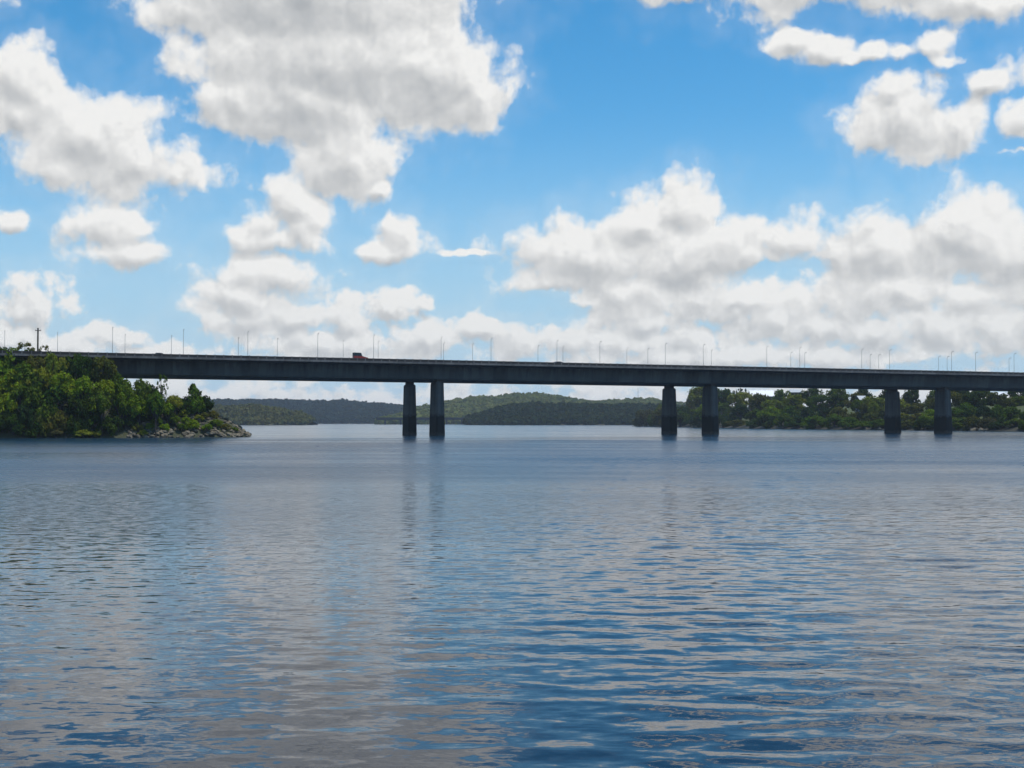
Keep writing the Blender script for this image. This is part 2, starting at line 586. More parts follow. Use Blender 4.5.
# ---------------------------------------------------------------- the twin road bridges
BR0 = (-21.9, 380.0)                       # first pier pair, foot of the near column
BR_ANG = math.atan2(0.371, 0.9287)
DX, DY = math.cos(BR_ANG), math.sin(BR_ANG)
GAP = 27.0                                  # from one deck's centre line to the other's
SLOPE = -0.0028


def bp(s, u, z=0.0):
    return Vector((BR0[0] + DX * s - DY * u, BR0[1] + DY * s + DX * u, z))


def s_at(px, u):
    """Chainage at which the line u metres across the bridges crosses a vertical plane of sight."""
    r = (px - 512) / F_PX
    x0, y0 = BR0[0] - DY * u, BR0[1] + DX * u
    return (r * y0 - x0) / (DX - r * DY)


def concrete(name, base, stain, streak=0.5, flood=False):
    m, k, b = material(name)
    tc = k.new('ShaderNodeTexCoord').outputs['Object']
    x, y, z = k.sep(tc)
    blotch = k.noise(tc, 0.22, 5, 0.65)
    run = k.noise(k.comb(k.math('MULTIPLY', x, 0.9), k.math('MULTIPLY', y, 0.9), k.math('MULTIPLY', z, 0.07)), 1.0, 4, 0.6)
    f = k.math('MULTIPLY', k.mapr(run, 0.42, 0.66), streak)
    f = k.math('MULTIPLY', f, k.mapr(z, 17.0, 20.3, 0.3, 1.25) if not flood else 1.0)  # run-off streaks, deepened upwards to paint in shade below the girder's slab
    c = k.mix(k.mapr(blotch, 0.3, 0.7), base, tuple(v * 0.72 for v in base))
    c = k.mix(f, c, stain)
    # joints between the cast segments
    seg = k.math('ABSOLUTE', k.math('SUBTRACT', k.math('FRACT', k.math('MULTIPLY', x, 1 / 4.6)), 0.5))
    if not flood:
        c = k.mix(k.mapr(seg, 0.486, 0.5, 0, 0.35), c, stain)
        wn = k.new('ShaderNodeTexWhiteNoise', noise_dimensions='1D')
        k.put(wn.inputs['W'], k.math('FLOOR', k.math('MULTIPLY_ADD', x, 1 / 4.6, 0.5)))
        tv = k.mapr(wn.outputs[0], 0, 1, 0.82, 1.22)
        c = k.mix(1.0, c, k.comb(tv, tv, tv), 'MULTIPLY')
    if flood:
        # the river has blackened everything below its flood mark
        lift = k.math('ABSOLUTE', k.math('SUBTRACT', k.math('FRACT', k.math('MULTIPLY', z, 1 / 3.1)), 0.5))
        c = k.mix(k.mapr(lift, 0.475, 0.5, 0, 0.5), c, stain)
        zz = k.math('MULTIPLY_ADD', k.noise(tc, 1.1, 6, 0.7), 2.6, z)
        c = k.mix(k.mapr(zz, 6.9, 7.7, 1, 0), c, (0.014, 0.014, 0.012))
        c = k.mix(k.mapr(zz, 1.9, 2.4, 0.6, 0), c, (0.075, 0.072, 0.060))
    k.put(b.inputs['Base Color'], c)
    b.inputs['Roughness'].default_value = 0.85
    bmp = k.new('ShaderNodeBump')
    bmp.inputs['Distance'].default_value = 0.06
    k.put(bmp.inputs['Height'], k.noise(tc, 1.5, 5, 0.6))
    k.put(b.inputs['Normal'], bmp.outputs[0])
    return m


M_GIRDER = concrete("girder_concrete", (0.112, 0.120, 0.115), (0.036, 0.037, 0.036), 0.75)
M_EDGE = concrete("deck_edge_concrete", (0.20, 0.19, 0.18), (0.09, 0.085, 0.08), 0.6)
M_PARAPET = concrete("parapet_concrete", (0.045, 0.040, 0.038), (0.025, 0.024, 0.023), 0.6)
M_PIER = concrete("pier_concrete", (0.135, 0.132, 0.124), (0.05, 0.05, 0.046), 0.6, flood=True)
m_asph, _k, _b = material("asphalt")
_k.put(_b.inputs['Base Color'], _k.mix(_k.noise(_k.new('ShaderNodeTexCoord').outputs['Object'], 0.8, 5, 0.6), (0.04, 0.04, 0.042), (0.065, 0.064, 0.062)))
_b.inputs['Roughness'].default_value = 0.9
m_paint, _k, _b = material("road_paint")
_k.put(_b.inputs['Base Color'], _k.mix(_k.noise(_k.new('ShaderNodeTexCoord').outputs['Object'], 3, 3, 0.6), (0.75, 0.75, 0.72), (0.5, 0.5, 0.47)))
m_metal, _k, _b = material("galvanised_steel")
_k.put(_b.inputs['Base Color'], _k.mix(_k.noise(_k.new('ShaderNodeTexCoord').outputs['Object'], 2, 3, 0.6), (0.26, 0.27, 0.28), (0.36, 0.37, 0.38)))
_b.inputs['Roughness'].default_value = 0.6
_b.inputs['Metallic'].default_value = 0.3


def extrude(name, profile, s0, s1, mat, parent, n=1):
    """A closed profile of (u, z) swept along the bridge."""
    m = len(profile)
    V, Fc = [], []
    for i in range(n + 1):
        s = s0 + (s1 - s0) * i / n
        V += [(s, u, z + SLOPE * s) for u, z in profile]
    for i in range(n):
        for j in range(m):
            a, b = i * m + j, i * m + (j + 1) % m
            Fc.append((a, b, b + m, a + m))
    Fc.append(tuple(range(m))[::-1])
    Fc.append(tuple(n * m + j for j in range(m)))
    return mesh_obj(name, V, Fc, mat, parent)


def box(V, Fc, x0, x1, y0, y1, z0, z1, dz=0.0):
    n = len(V)
    V += [(x0, y0, z0), (x1, y0, z0), (x1, y1, z0), (x0, y1, z0), (x0, y0, z1), (x1, y0, z1), (x1, y1, z1), (x0, y1, z1)]
    Fc += [tuple(n + q for q in f) for f in ((0, 3, 2, 1), (4, 5, 6, 7), (0, 1, 5, 4), (1, 2, 6, 5), (2, 3, 7, 6), (3, 0, 4, 7))]


def ring_loft(rings):
    m = len(rings[0])
    V = [p for r in rings for p in r]
    Fc = [(i * m + j, i * m + (j + 1) % m, (i + 1) * m + (j + 1) % m, (i + 1) * m + j) for i in range(len(rings) - 1) for j in range(m)]
    Fc.append(tuple(range(m))[::-1])
    Fc.append(tuple((len(rings) - 1) * m + j for j in range(m)))
    return V, Fc


def octagon(w, d, c, z):
    w, d = w / 2, d / 2
    return [(-w, -d + c, z), (-w + c, -d, z), (w - c, -d, z), (w, -d + c, z), (w, d - c, z), (w - c, d, z), (-w + c, d, z), (-w, d - c, z)]


S0, S1 = -165.0, 330.0
ROAD_Z = 20.75


def road_bridge(u0, piers, label):
    loc = bp(0, u0)
    root = tag(empty('road_bridge', loc, BR_ANG), label, 'bridge')
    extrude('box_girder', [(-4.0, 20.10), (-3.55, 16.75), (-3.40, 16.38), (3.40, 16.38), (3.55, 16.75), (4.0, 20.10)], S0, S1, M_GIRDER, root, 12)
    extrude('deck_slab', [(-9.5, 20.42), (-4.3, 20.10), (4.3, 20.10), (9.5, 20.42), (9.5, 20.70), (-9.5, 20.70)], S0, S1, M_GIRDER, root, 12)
    extrude('roadway', [(-9.0, 20.703), (9.0, 20.703), (9.0, 20.75), (-9.0, 20.75)], S0, S1, m_asph, root, 12)
    V, Fc = [], []
    for u in (-8.3, 8.18):
        V2 = []
        for s in (S0, S1):
            V2 += [(s, u, 20.754 + SLOPE * s), (s, u + 0.12, 20.754 + SLOPE * s)]
        n = len(V)
        V += V2
        Fc.append((n, n + 2, n + 3, n + 1))
    s = S0
    while s < S1:
        n = len(V)
        V += [(s, -0.06, 20.754 + SLOPE * s), (s + 3, -0.06, 20.754 + SLOPE * (s + 3)), (s + 3, 0.06, 20.754 + SLOPE * (s + 3)), (s, 0.06, 20.754 + SLOPE * s)]
        Fc.append((n, n + 1, n + 2, n + 3))
        s += 9
    mesh_obj('lane_marking', V, Fc, m_paint, root)
    for sg in (-1, 1):
        a, b = (9.08, 9.58)
        extrude('edge_beam', [(sg * a, 20.704), (sg * b, 20.45), (sg * b, 20.98), (sg * a, 20.98)] if sg < 0 else
                [(a, 20.98), (b, 20.98), (b, 20.45), (a, 20.704)], S0, S1, M_EDGE, root, 12)
        # parapet: two deep rails between posts
        V, Fc = [], []
        s = S0 + 0.5
        while s < S1 - 0.5:
            z = SLOPE * s
            box(V, Fc, s - 0.13, s + 0.13, sg * 9.33 - 0.15, sg * 9.33 + 0.15, 20.98 + z, 21.80 + z)
            s += 2.3
        post = mesh_obj('parapet_post', V, Fc, M_EDGE, root)
        post['kind'] = 'stuff'
        extrude('parapet_panel', [(sg * 9.33 - 0.09, 20.978), (sg * 9.33 + 0.09, 20.978), (sg * 9.33 + 0.09, 21.70), (sg * 9.33 - 0.09, 21.70)], S0, S1, M_PARAPET, root, 12)
    for s in piers:
        zt = SLOPE * s
        V, Fc = ring_loft([octagon(2.9, 7.6, 0.5, -4), octagon(2.75, 7.3, 0.5, 0.2), octagon(2.3, 6.1, 0.45, 15.2 + zt), octagon(1.9, 5.5, 0.4, 15.6 + zt)])
        p = mesh_obj('pier', V, Fc, M_PIER, root)
        p.location = (s, 0, 0)
        V, Fc = [], []
        box(V, Fc, -0.8, 0.8, -2.0, 2.0, 15.6 + zt, 16.378 + zt)
        mesh_obj('bearing_block', V, Fc, M_PIER, p)
    return root


road_bridge(0.0, [0.0, 91.5, 183.5], 'long grey concrete road bridge crossing the river, the deck in front')
road_bridge(GAP, [0.0, 91.5, 183.5], 'second concrete road bridge standing just behind the front deck')


# ---------------------------------------------------------------- street lamps on both decks
def tube_rings(path, radii, n=8):
    rings = []
    for i, p in enumerate(path):
        q = path[min(i + 1, len(path) - 1)] - path[max(i - 1, 0)]
        q.normalize()
        a = q.cross(Vector((0, 1, 0.001))).normalized()
        b = q.cross(a)
        rings.append([tuple(p + (a * math.cos(2 * math.pi * k / n) + b * math.sin(2 * math.pi * k / n)) * radii[i]) for k in range(n)])
    return ring_loft(rings)


def lamp_proto():
    r = empty('street_lamp')
    V, Fc = tube_rings([Vector((0, 0, 0)), Vector((0, 0, 4)), Vector((0, 0, 8.3))], [0.068, 0.058, 0.045])
    mesh_obj('pole', V, Fc, m_metal, r)
    V, Fc = tube_rings([Vector((0, 0, 8.25)), Vector((0.12, 0, 8.55)), Vector((0.3, 0, 8.70)), Vector((0.8, 0, 8.76))], [0.06, 0.055, 0.05, 0.045])
    mesh_obj('arm', V, Fc, m_metal, r)
    V, Fc = [], []
    V, Fc = ring_loft([[(0.65, -0.10, 8.74), (0.65, 0.10, 8.74), (0.65, 0.08, 8.86), (0.65, -0.08, 8.86)],
                       [(0.95, -0.17, 8.72), (0.95, 0.17, 8.72), (0.95, 0.12, 8.90), (0.95, -0.12, 8.90)],
                       [(1.25, -0.09, 8.74), (1.25, 0.09, 8.74), (1.25, 0.07, 8.83), (1.25, -0.07, 8.83)]])
    mesh_obj('lamp_head', V, Fc, m_metal, r)
    return r


ORD = ['first', 'second', 'third', 'fourth', 'fifth', 'sixth', 'seventh', 'eighth', 'ninth', 'tenth', 'eleventh', 'twelfth', 'thirteenth',
       'fourteenth', 'fifteenth', 'sixteenth', 'seventeenth', 'eighteenth', 'nineteenth', 'twentieth', 'twenty-first', 'twenty-second',
       'twenty-third', 'twenty-fourth', 'twenty-fifth', 'twenty-sixth', 'twenty-seventh', 'twenty-eighth', 'twenty-ninth', 'thirtieth']
lamp0 = lamp_proto()
used = [False]


def copy_thing(root):
    r = root.copy()
    link(r)
    for ch in root.children:
        c = ch.copy()
        link(c)
        c.parent = r
        for g in ch.children:
            d = g.copy()
            link(d)
            d.parent = c
    return r


def put_lamp(px, u, side, label, group, hs=1.0):
    s = s_at(px, u)
    o = copy_thing(lamp0) if used[0] else lamp0
    used[0] = True
    o.location = bp(s, u, 20.70 + SLOPE * s)
    o.rotation_euler = (0, 0, BR_ANG + (math.pi / 2 if side > 0 else -math.pi / 2))
    o.scale = (1, 1, hs)
    tag(o, label, 'street lamp', group)


NEAR_LAMPS = [112, 183, 247.5, 317.5, 373.5, 441, 491, 557, 600, 665.5, 703.5, 767, 800, 862, 890, 952, 976, 1014.5]
FAR_LAMPS = [4, 57, 124.5, 171, 238, 277, 343, 378, 443.5, 472.5, 538, 563, 627, 648, 711.5, 791, 805, 870.5, 879, 939, 947.5, 1009.5]
for i, px in enumerate(NEAR_LAMPS):
    put_lamp(px, 8.75, -1, 'slim grey street lamp on the front deck, %s of the taller lamps from left' % ORD[i], 'street lamps on the front deck')
for i, px in enumerate(FAR_LAMPS):
    put_lamp(px, GAP + 8.75, -1, 'thin grey street lamp on the rear deck, %s of the lower lamps from left' % ORD[i], 'street lamps on the rear deck')


# ---------------------------------------------------------------- vehicles on the front deck
def plain(name, col, rough=0.4, var=0.85, metallic=0.0):
    m, k, b = material(name)
    n = k.noise(k.new('ShaderNodeTexCoord').outputs['Object'], 3.0, 4, 0.6)
    k.put(b.inputs['Base Color'], k.mix(n, col, tuple(c * var for c in col)))
    b.inputs['Roughness'].default_value = rough
    b.inputs['Metallic'].default_value = metallic
    return m


m_red = plain("red_paint", (0.33, 0.034, 0.028), 0.5, 0.7)
m_dark = plain("dark_canvas", (0.022, 0.024, 0.028), 0.7)
m_glass = plain("dark_glass", (0.012, 0.014, 0.017), 0.08)
m_tyre = plain("tyre_rubber", (0.02, 0.02, 0.02), 0.9)
m_rim = plain("wheel_rim", (0.35, 0.35, 0.35), 0.4, 0.8, 0.6)
m_carblue = plain("dark_blue_paint", (0.022, 0.028, 0.045), 0.3)
m_cargrey = plain("charcoal_paint", (0.05, 0.05, 0.052), 0.3)
m_lampglass = plain("headlight_glass", (0.6, 0.6, 0.58), 0.15)


def side_solid(name, outline, halfw, mat, parent, inset=0.0):
    """A side outline (x, z) given width, its top drawn in by inset."""
    zmax = max(z for _, z in outline)
    zmin = min(z for _, z in outline)
    ring = lambda sg: [(x, sg * (halfw - inset * (z - zmin) / (zmax - zmin + 1e-6)), z) for x, z in outline]
    V, Fc = ring_loft([ring(-1), ring(1)])
    return mesh_obj(name, V, Fc, mat, parent)


def wheels(root, xs, halfw, r):
    for x in xs:
        for sg in (-1, 1):
            n = 16
            rings = []
            for y, rr in ((-0.12, r * 0.9), (-0.10, r), (0.10, r), (0.12, r * 0.9)):
                rings.append([(rr * math.cos(2 * math.pi * k / n), y, rr * math.sin(2 * math.pi * k / n)) for k in range(n)])
            V, Fc = ring_loft(rings)
            wv = mesh_obj('wheel', V, Fc, m_tyre, root)
            wv.location = (x, sg * (halfw - 0.1), r)
            rings = [[(rr * math.cos(2 * math.pi * k / n), y, rr * math.sin(2 * math.pi * k / n)) for k in range(n)] for y, rr in ((-0.13, r * 0.55), (0.13, r * 0.55))]
            V, Fc = ring_loft(rings)
            mesh_obj('rim', V, Fc, m_rim, wv)


def red_truck(px):
    u = -6.2
    s = s_at(px, u)
    r = tag(empty('truck', bp(s, u, ROAD_Z + 0.004 + SLOPE * s), BR_ANG), 'small red truck with a tall dark cab driving over the bridge', 'truck')
    side_solid('body', [(-2.15, 0.55), (2.2, 0.55), (2.25, 1.0), (2.2, 1.42), (1.3, 1.62), (0.45, 1.9), (-2.15, 1.95)], 1.0, m_red, r, 0.05)
    side_solid('cab', [(-2.13, 1.95), (0.42, 1.90), (0.05, 2.95), (-2.15, 3.0)], 0.97, m_dark, r, 0.08)
    for sg in (-1, 1):
        V = [(-1.95, sg * 0.972, 2.1), (-0.85, sg * 0.972, 2.1), (-0.85, sg * 0.925, 2.8), (-1.95, sg * 0.925, 2.8),
             (-0.7, sg * 0.972, 2.1), (0.2, sg * 0.972, 2.1), (-0.05, sg * 0.925, 2.8), (-0.7, sg * 0.925, 2.8)]
        mesh_obj('side_window', V, [(0, 1, 2, 3), (4, 5, 6, 7)], m_glass, r)
        V, Fc = [], []
        box(V, Fc, 2.22, 2.28, sg * 0.7 - 0.14, sg * 0.7 + 0.14, 0.95, 1.2)
        mesh_obj('headlight', V, Fc, m_lampglass, r)
    V, Fc = [], []
    box(V, Fc, 2.24, 2.38, -0.98, 0.98, 0.5, 0.72)
    mesh_obj('bumper', V, Fc, m_dark, r)
    wheels(r, (-1.35, 1.35), 0.98, 0.42)
    r.scale = (0.92, 1, 0.88)


def car(px, mat, label, up=0.0):
    u = -6.2
    s = s_at(px, u)
    r = tag(empty('car', bp(s, u, ROAD_Z + 0.004 + SLOPE * s), BR_ANG), label, 'car')
    side_solid('body', [(-2.0, 0.3), (2.05, 0.3), (2.1, 0.6), (2.0, 0.82), (1.0, 0.98), (-1.9, 1.02), (-2.05, 0.7)], 0.86, mat, r, 0.06)
    side_solid('roof', [(-1.75, 1.02), (0.95, 0.98), (0.25, 1.60), (-0.3, 1.70), (-1.2, 1.68)], 0.78, mat, r, 0.14)
    for sg in (-1, 1):
        V = [(-1.45, sg * 0.779, 1.06), (-0.4, sg * 0.779, 1.06), (-0.4, sg * 0.67, 1.56), (-1.12, sg * 0.67, 1.56),
             (-0.3, sg * 0.779, 1.06), (0.7, sg * 0.779, 1.06), (0.2, sg * 0.68, 1.53), (-0.3, sg * 0.67, 1.56)]
        mesh_obj('side_window', V, [(0, 1, 2, 3), (4, 5, 6, 7)], m_glass, r)
        V, Fc = [], []
        box(V, Fc, 2.03, 2.11, sg * 0.6 - 0.16, sg * 0.6 + 0.16, 0.58, 0.72)
        mesh_obj('headlight', V, Fc, m_lampglass, r)
    wheels(r, (-1.25, 1.3), 0.86, 0.32)
    r.scale = (1.1, 1.1, 1.0 + up)


red_truck(360)
car(560, m_carblue, 'dark car showing only its roof above the parapet near mid bridge', -0.19)
car(160.5, m_cargrey, 'charcoal car whose roof peeps over the parapet by the left bank', -0.2)

# ---------------------------------------------------------------- plants
rng = random.Random(11)


def leaf_material(name, scale=2.2):
    m, k, b = material(name)
    k.n.remove(b)
    oi = k.new('ShaderNodeObjectInfo')
    geo = k.new('ShaderNodeNewGeometry')
    tc = k.new('ShaderNodeTexCoord').outputs['Object']
    n = k.noise(tc, scale, 4, 0.6)
    col = oi.outputs['Color']
    col = k.mix(k.mapr(n, 0.35, 0.68), col, k.mix(0.65, col, k.mix(1.0, col, (1.9, 1.55, 0.9), 'MULTIPLY')))
    rnd = geo.outputs['Random Per Island']
    hs = k.new('ShaderNodeHueSaturation')
    k.put(hs.inputs['Hue'], k.mapr(rnd, 0, 1, 0.475, 0.52))
    k.put(hs.inputs['Value'], k.mapr(rnd, 0, 1, 0.7, 1.3) if scale > 1 else k.mapr(rnd, 0, 1, 0.88, 1.12))
    k.put(hs.inputs['Color'], col)
    d = k.new('ShaderNodeBsdfDiffuse')
    t = k.new('ShaderNodeBsdfTranslucent')
    k.put(d.inputs[0], hs.outputs[0])
    k.put(t.inputs[0], k.mix(1.0, hs.outputs[0], (1.1, 1.15, 0.5), 'MULTIPLY'))
    ms = k.new('ShaderNodeMixShader')
    ms.inputs[0].default_value = 0.34
    k.l.new(d.outputs[0], ms.inputs[1])
    k.l.new(t.outputs[0], ms.inputs[2])
    k.l.new(ms.outputs[0], k.n['Material Output'].inputs[0])
    return m


M_LEAF = leaf_material("leaves")
M_WOOD = leaf_material("woodland", 0.011)
m_bark, _k, _b = material("bark")
_k.put(_b.inputs['Base Color'], _k.mix(_k.noise(_k.new('ShaderNodeTexCoord').outputs['Object'], 6, 5, 0.6), (0.03, 0.025, 0.02), (0.07, 0.06, 0.048)))
_b.inputs['Roughness'].default_value = 0.95


def leaf_cloud(clumps, per, leaf, seed, flat=0.8):
    """Leaf quads in balls round the clump centres: (centre, radius) in a unit crown."""
    r = np.random.default_rng(seed)
    C = np.repeat(np.array([c for c, _ in clumps]), per, 0)
    Rr = np.repeat(np.array([q for _, q in clumps]), per)
    n = len(C)
    v = r.normal(size=(n, 3))
    v /= np.linalg.norm(v, axis=1)[:, None]
    rad = Rr * r.uniform(0.25, 1.0, n) ** 0.5
    P = C + v * rad[:, None] * np.array([1, 1, flat])
    nrm = v * 0.75 + r.normal(size=(n, 3)) * 0.5 + np.array([0, 0, 0.35])
    nrm /= np.linalg.norm(nrm, axis=1)[:, None]
    a = np.cross(nrm, r.normal(size=(n, 3)))
    a /= np.linalg.norm(a, axis=1)[:, None]
    b = np.cross(nrm, a)
    sz = leaf * r.uniform(0.6, 1.4, n)[:, None]
    q = np.stack([P - a * sz, P - b * sz * 0.55, P + a * sz, P + b * sz * 0.55], 1)
    return q.reshape(-1, 3)


def quads_mesh(name, co, mat):
    me = bpy.data.meshes.new(name)
    n = len(co) // 4
    me.vertices.add(n * 4)
    me.vertices.foreach_set('co', co.astype(np.float32).ravel())
    me.loops.add(n * 4)
    me.loops.foreach_set('vertex_index', np.arange(n * 4, dtype=np.int32))
    me.polygons.add(n)
    me.polygons.foreach_set('loop_start', np.arange(0, n * 4, 4, dtype=np.int32))
    me.update(calc_edges=True)
    me.materials.append(mat)
    return me


def crown_clumps(kind, seed):
    r = random.Random(seed)
    out = []
    if kind == 'bush':            # dome sitting on the ground, z 0..1
        for i in range(26):
            a, h = r.uniform(0, 6.283), r.random() ** 0.8
            rad = math.sqrt(max(0.0, 1 - h * h)) * r.uniform(0.45, 0.92)
            out.append(((math.cos(a) * rad * 0.85, math.sin(a) * rad * 0.85, 0.08 + h * 0.76), r.uniform(0.17, 0.34)))
    elif kind == 'round':         # full crown, z 0..1
        for i in range(30):
            a, h = r.uniform(0, 6.283), r.uniform(-1, 1)
            rad = math.sqrt(1 - h * h) * r.uniform(0.35, 0.9)
            out.append(((math.cos(a) * rad * 0.82, math.sin(a) * rad * 0.82, 0.5 + h * 0.38), r.uniform(0.15, 0.31)))
    elif kind == 'point':         # broad below, a pointed leader above
        for i in range(26):
            a, h = r.uniform(0, 6.283), r.random() ** 1.3
            rad = (1 - h) ** 0.8 * r.uniform(0.35, 0.95)
            out.append(((math.cos(a) * rad * 0.85, math.sin(a) * rad * 0.85, 0.1 + h * 0.8), 0.13 + 0.17 * (1 - h) * r.uniform(0.7, 1.2)))
    elif kind == 'wispy':         # open crown with gaps
        for i in range(42):
            a, h = r.uniform(0, 6.283), r.uniform(-1, 1)
            rad = math.sqrt(1 - h * h * 0.9) * r.uniform(0.2, 1.0)
            out.append(((math.cos(a) * rad * 0.9, math.sin(a) * rad * 0.9, 0.5 + h * 0.42), r.uniform(0.05, 0.13)))
    return out


PROTO = {}
for kind, cnt, per, leaf in (('bush', 5, 80, 0.075), ('round', 5, 80, 0.07), ('point', 2, 70, 0.07), ('wispy', 3, 26, 0.045)):
    PROTO[kind] = [quads_mesh('crown', leaf_cloud(crown_clumps(kind, 100 * len(kind) + i), per, leaf, 7 * i + len(kind)), M_LEAF) for i in range(cnt)]


def trunk_mesh(seed):
    """Tapered trunk with limbs; the trunk stands from 0 to 1, its limbs spread to radius 1 by z = 1."""
    r = random.Random(seed)
    V, Fc = [], []

    def add(path, radii, n=7):
        v, f = tube_rings([Vector(p) for p in path], radii, n)
        k = len(V)
        V.extend(v)
        Fc.extend(tuple(k + q for q in t) for t in f)
    lean = r.uniform(-0.12, 0.12)
    add([(0, 0, -0.1), (lean * 0.3, 0, 0.25), (lean, 0.03, 0.6), (lean * 1.3, 0, 0.98)], [0.085, 0.06, 0.045, 0.015])
    for i in range(6):
        a = i * 1.05 + r.uniform(-0.3, 0.3)
        z = r.uniform(0.3, 0.62)
        L = r.uniform(0.45, 0.8)
        p0 = (lean * z, 0, z)
        p1 = (lean * z + math.cos(a) * L * 0.5, math.sin(a) * L * 0.5, z + 0.16)
        p2 = (lean * z + math.cos(a) * L, math.sin(a) * L, min(0.95, z + r.uniform(0.22, 0.36)))
        add([p0, p1, p2], [0.035, 0.024, 0.008], 5)
    me = bpy.data.meshes.new('trunk')
    me.from_pydata(V, [], Fc)
    me.materials.append(m_bark)
    return me


TRUNKS = [trunk_mesh(50 + i) for i in range(4)]
GREENS = {
    'dark': ((0.034, 0.066, 0.013), 'dark green'), 'mid': ((0.074, 0.125, 0.016), 'mid green'),
    'bright': ((0.132, 0.205, 0.016), 'bright green'), 'olive': ((0.092, 0.104, 0.025), 'olive green'),
    'yellow': ((0.155, 0.190, 0.028), 'yellow-green'), 'blue': ((0.030, 0.058, 0.021), 'deep blue-green'),
    'grey': ((0.088, 0.095, 0.042), 'grey-green'),
}
KINDS = {'bush': ('bush', 'bush', 'bush'), 'round': ('tree', 'round tree', 'tree'),
         'point': ('tree', 'tree with a pointed top', 'tree'), 'wispy': ('tree', 'thin open tree', 'tree'),
         'tuft': ('shrub', 'low leafy shrub', 'shrub')}


def plant(kind, px, ytop, ybot, wpx, y, green, label, group, zfun):
    """A plant whose crown fills the given band of sight at distance y, standing on the land there."""
    top, bot = at(px, ytop, y), at(px, ybot, y)
    x = top.x
    g = zfun(x, y)
    half = wpx / 2 / F_PX * y
    name = KINDS[kind][0]
    low = kind in ('bush', 'tuft')
    z0 = min(max(bot.z, g - 0.3), top.z - 0.8)
    root = tag(empty(name, (x, y, g), rng.uniform(0, 6.28)), label, KINDS[kind][2], group)
    key = 'bush' if kind == 'tuft' else kind
    cr = bpy.data.objects.new('crown', rng.choice(PROTO[key]))
    link(cr)
    cr.parent = root
    cr.location = (0, 0, z0 - g)
    cr.scale = (half * 1.08, half * 1.08 * rng.uniform(0.8, 1.0), (top.z - z0) * 1.02)
    c = GREENS[green][0]
    j = rng.uniform(0.85, 1.15) * (0.72 if zfun is right_z else 1.0)
    cr.color = (c[0] * j * rng.uniform(0.9, 1.1), c[1] * j, c[2] * j, 1)
    tr = bpy.data.objects.new('stem' if low else 'trunk', rng.choice(TRUNKS))
    link(tr)
    tr.parent = root
    h = top.z - g
    th = min(half, h) if low else max(half * 0.8, 0.25 * h)
    tr.scale = (th, th, max(h * 0.93, 0.8))
    return root


def place(items, zfun, where):
    """items: (row text, [ (kind, px, ytop, ybot, w, y, green), ... ]); every label says row and place in it."""
    for row, lst in items:
        lst = sorted(lst, key=lambda t: t[1])
        seen = {}
        for t in lst:
            seen.setdefault((t[0], t[6]), []).append(t)
        for t in lst:
            kin = seen[(t[0], t[6])]
            i = kin.index(t)
            lab = '%s %s %s' % (GREENS[t[6]][1], KINDS[t[0]][1], row)
            if len(kin) > 1:
                lab += ', ' + ('leftmost' if i == 0 else 'rightmost' if i == len(kin) - 1 else ORD[i] + ' from left')
            plant(*t, lab, where, zfun)


def point_y(px):
    return float(np.interp(px, [120, 150, 200, 235, 250], [328, 332.5, 339, 345, 350]))


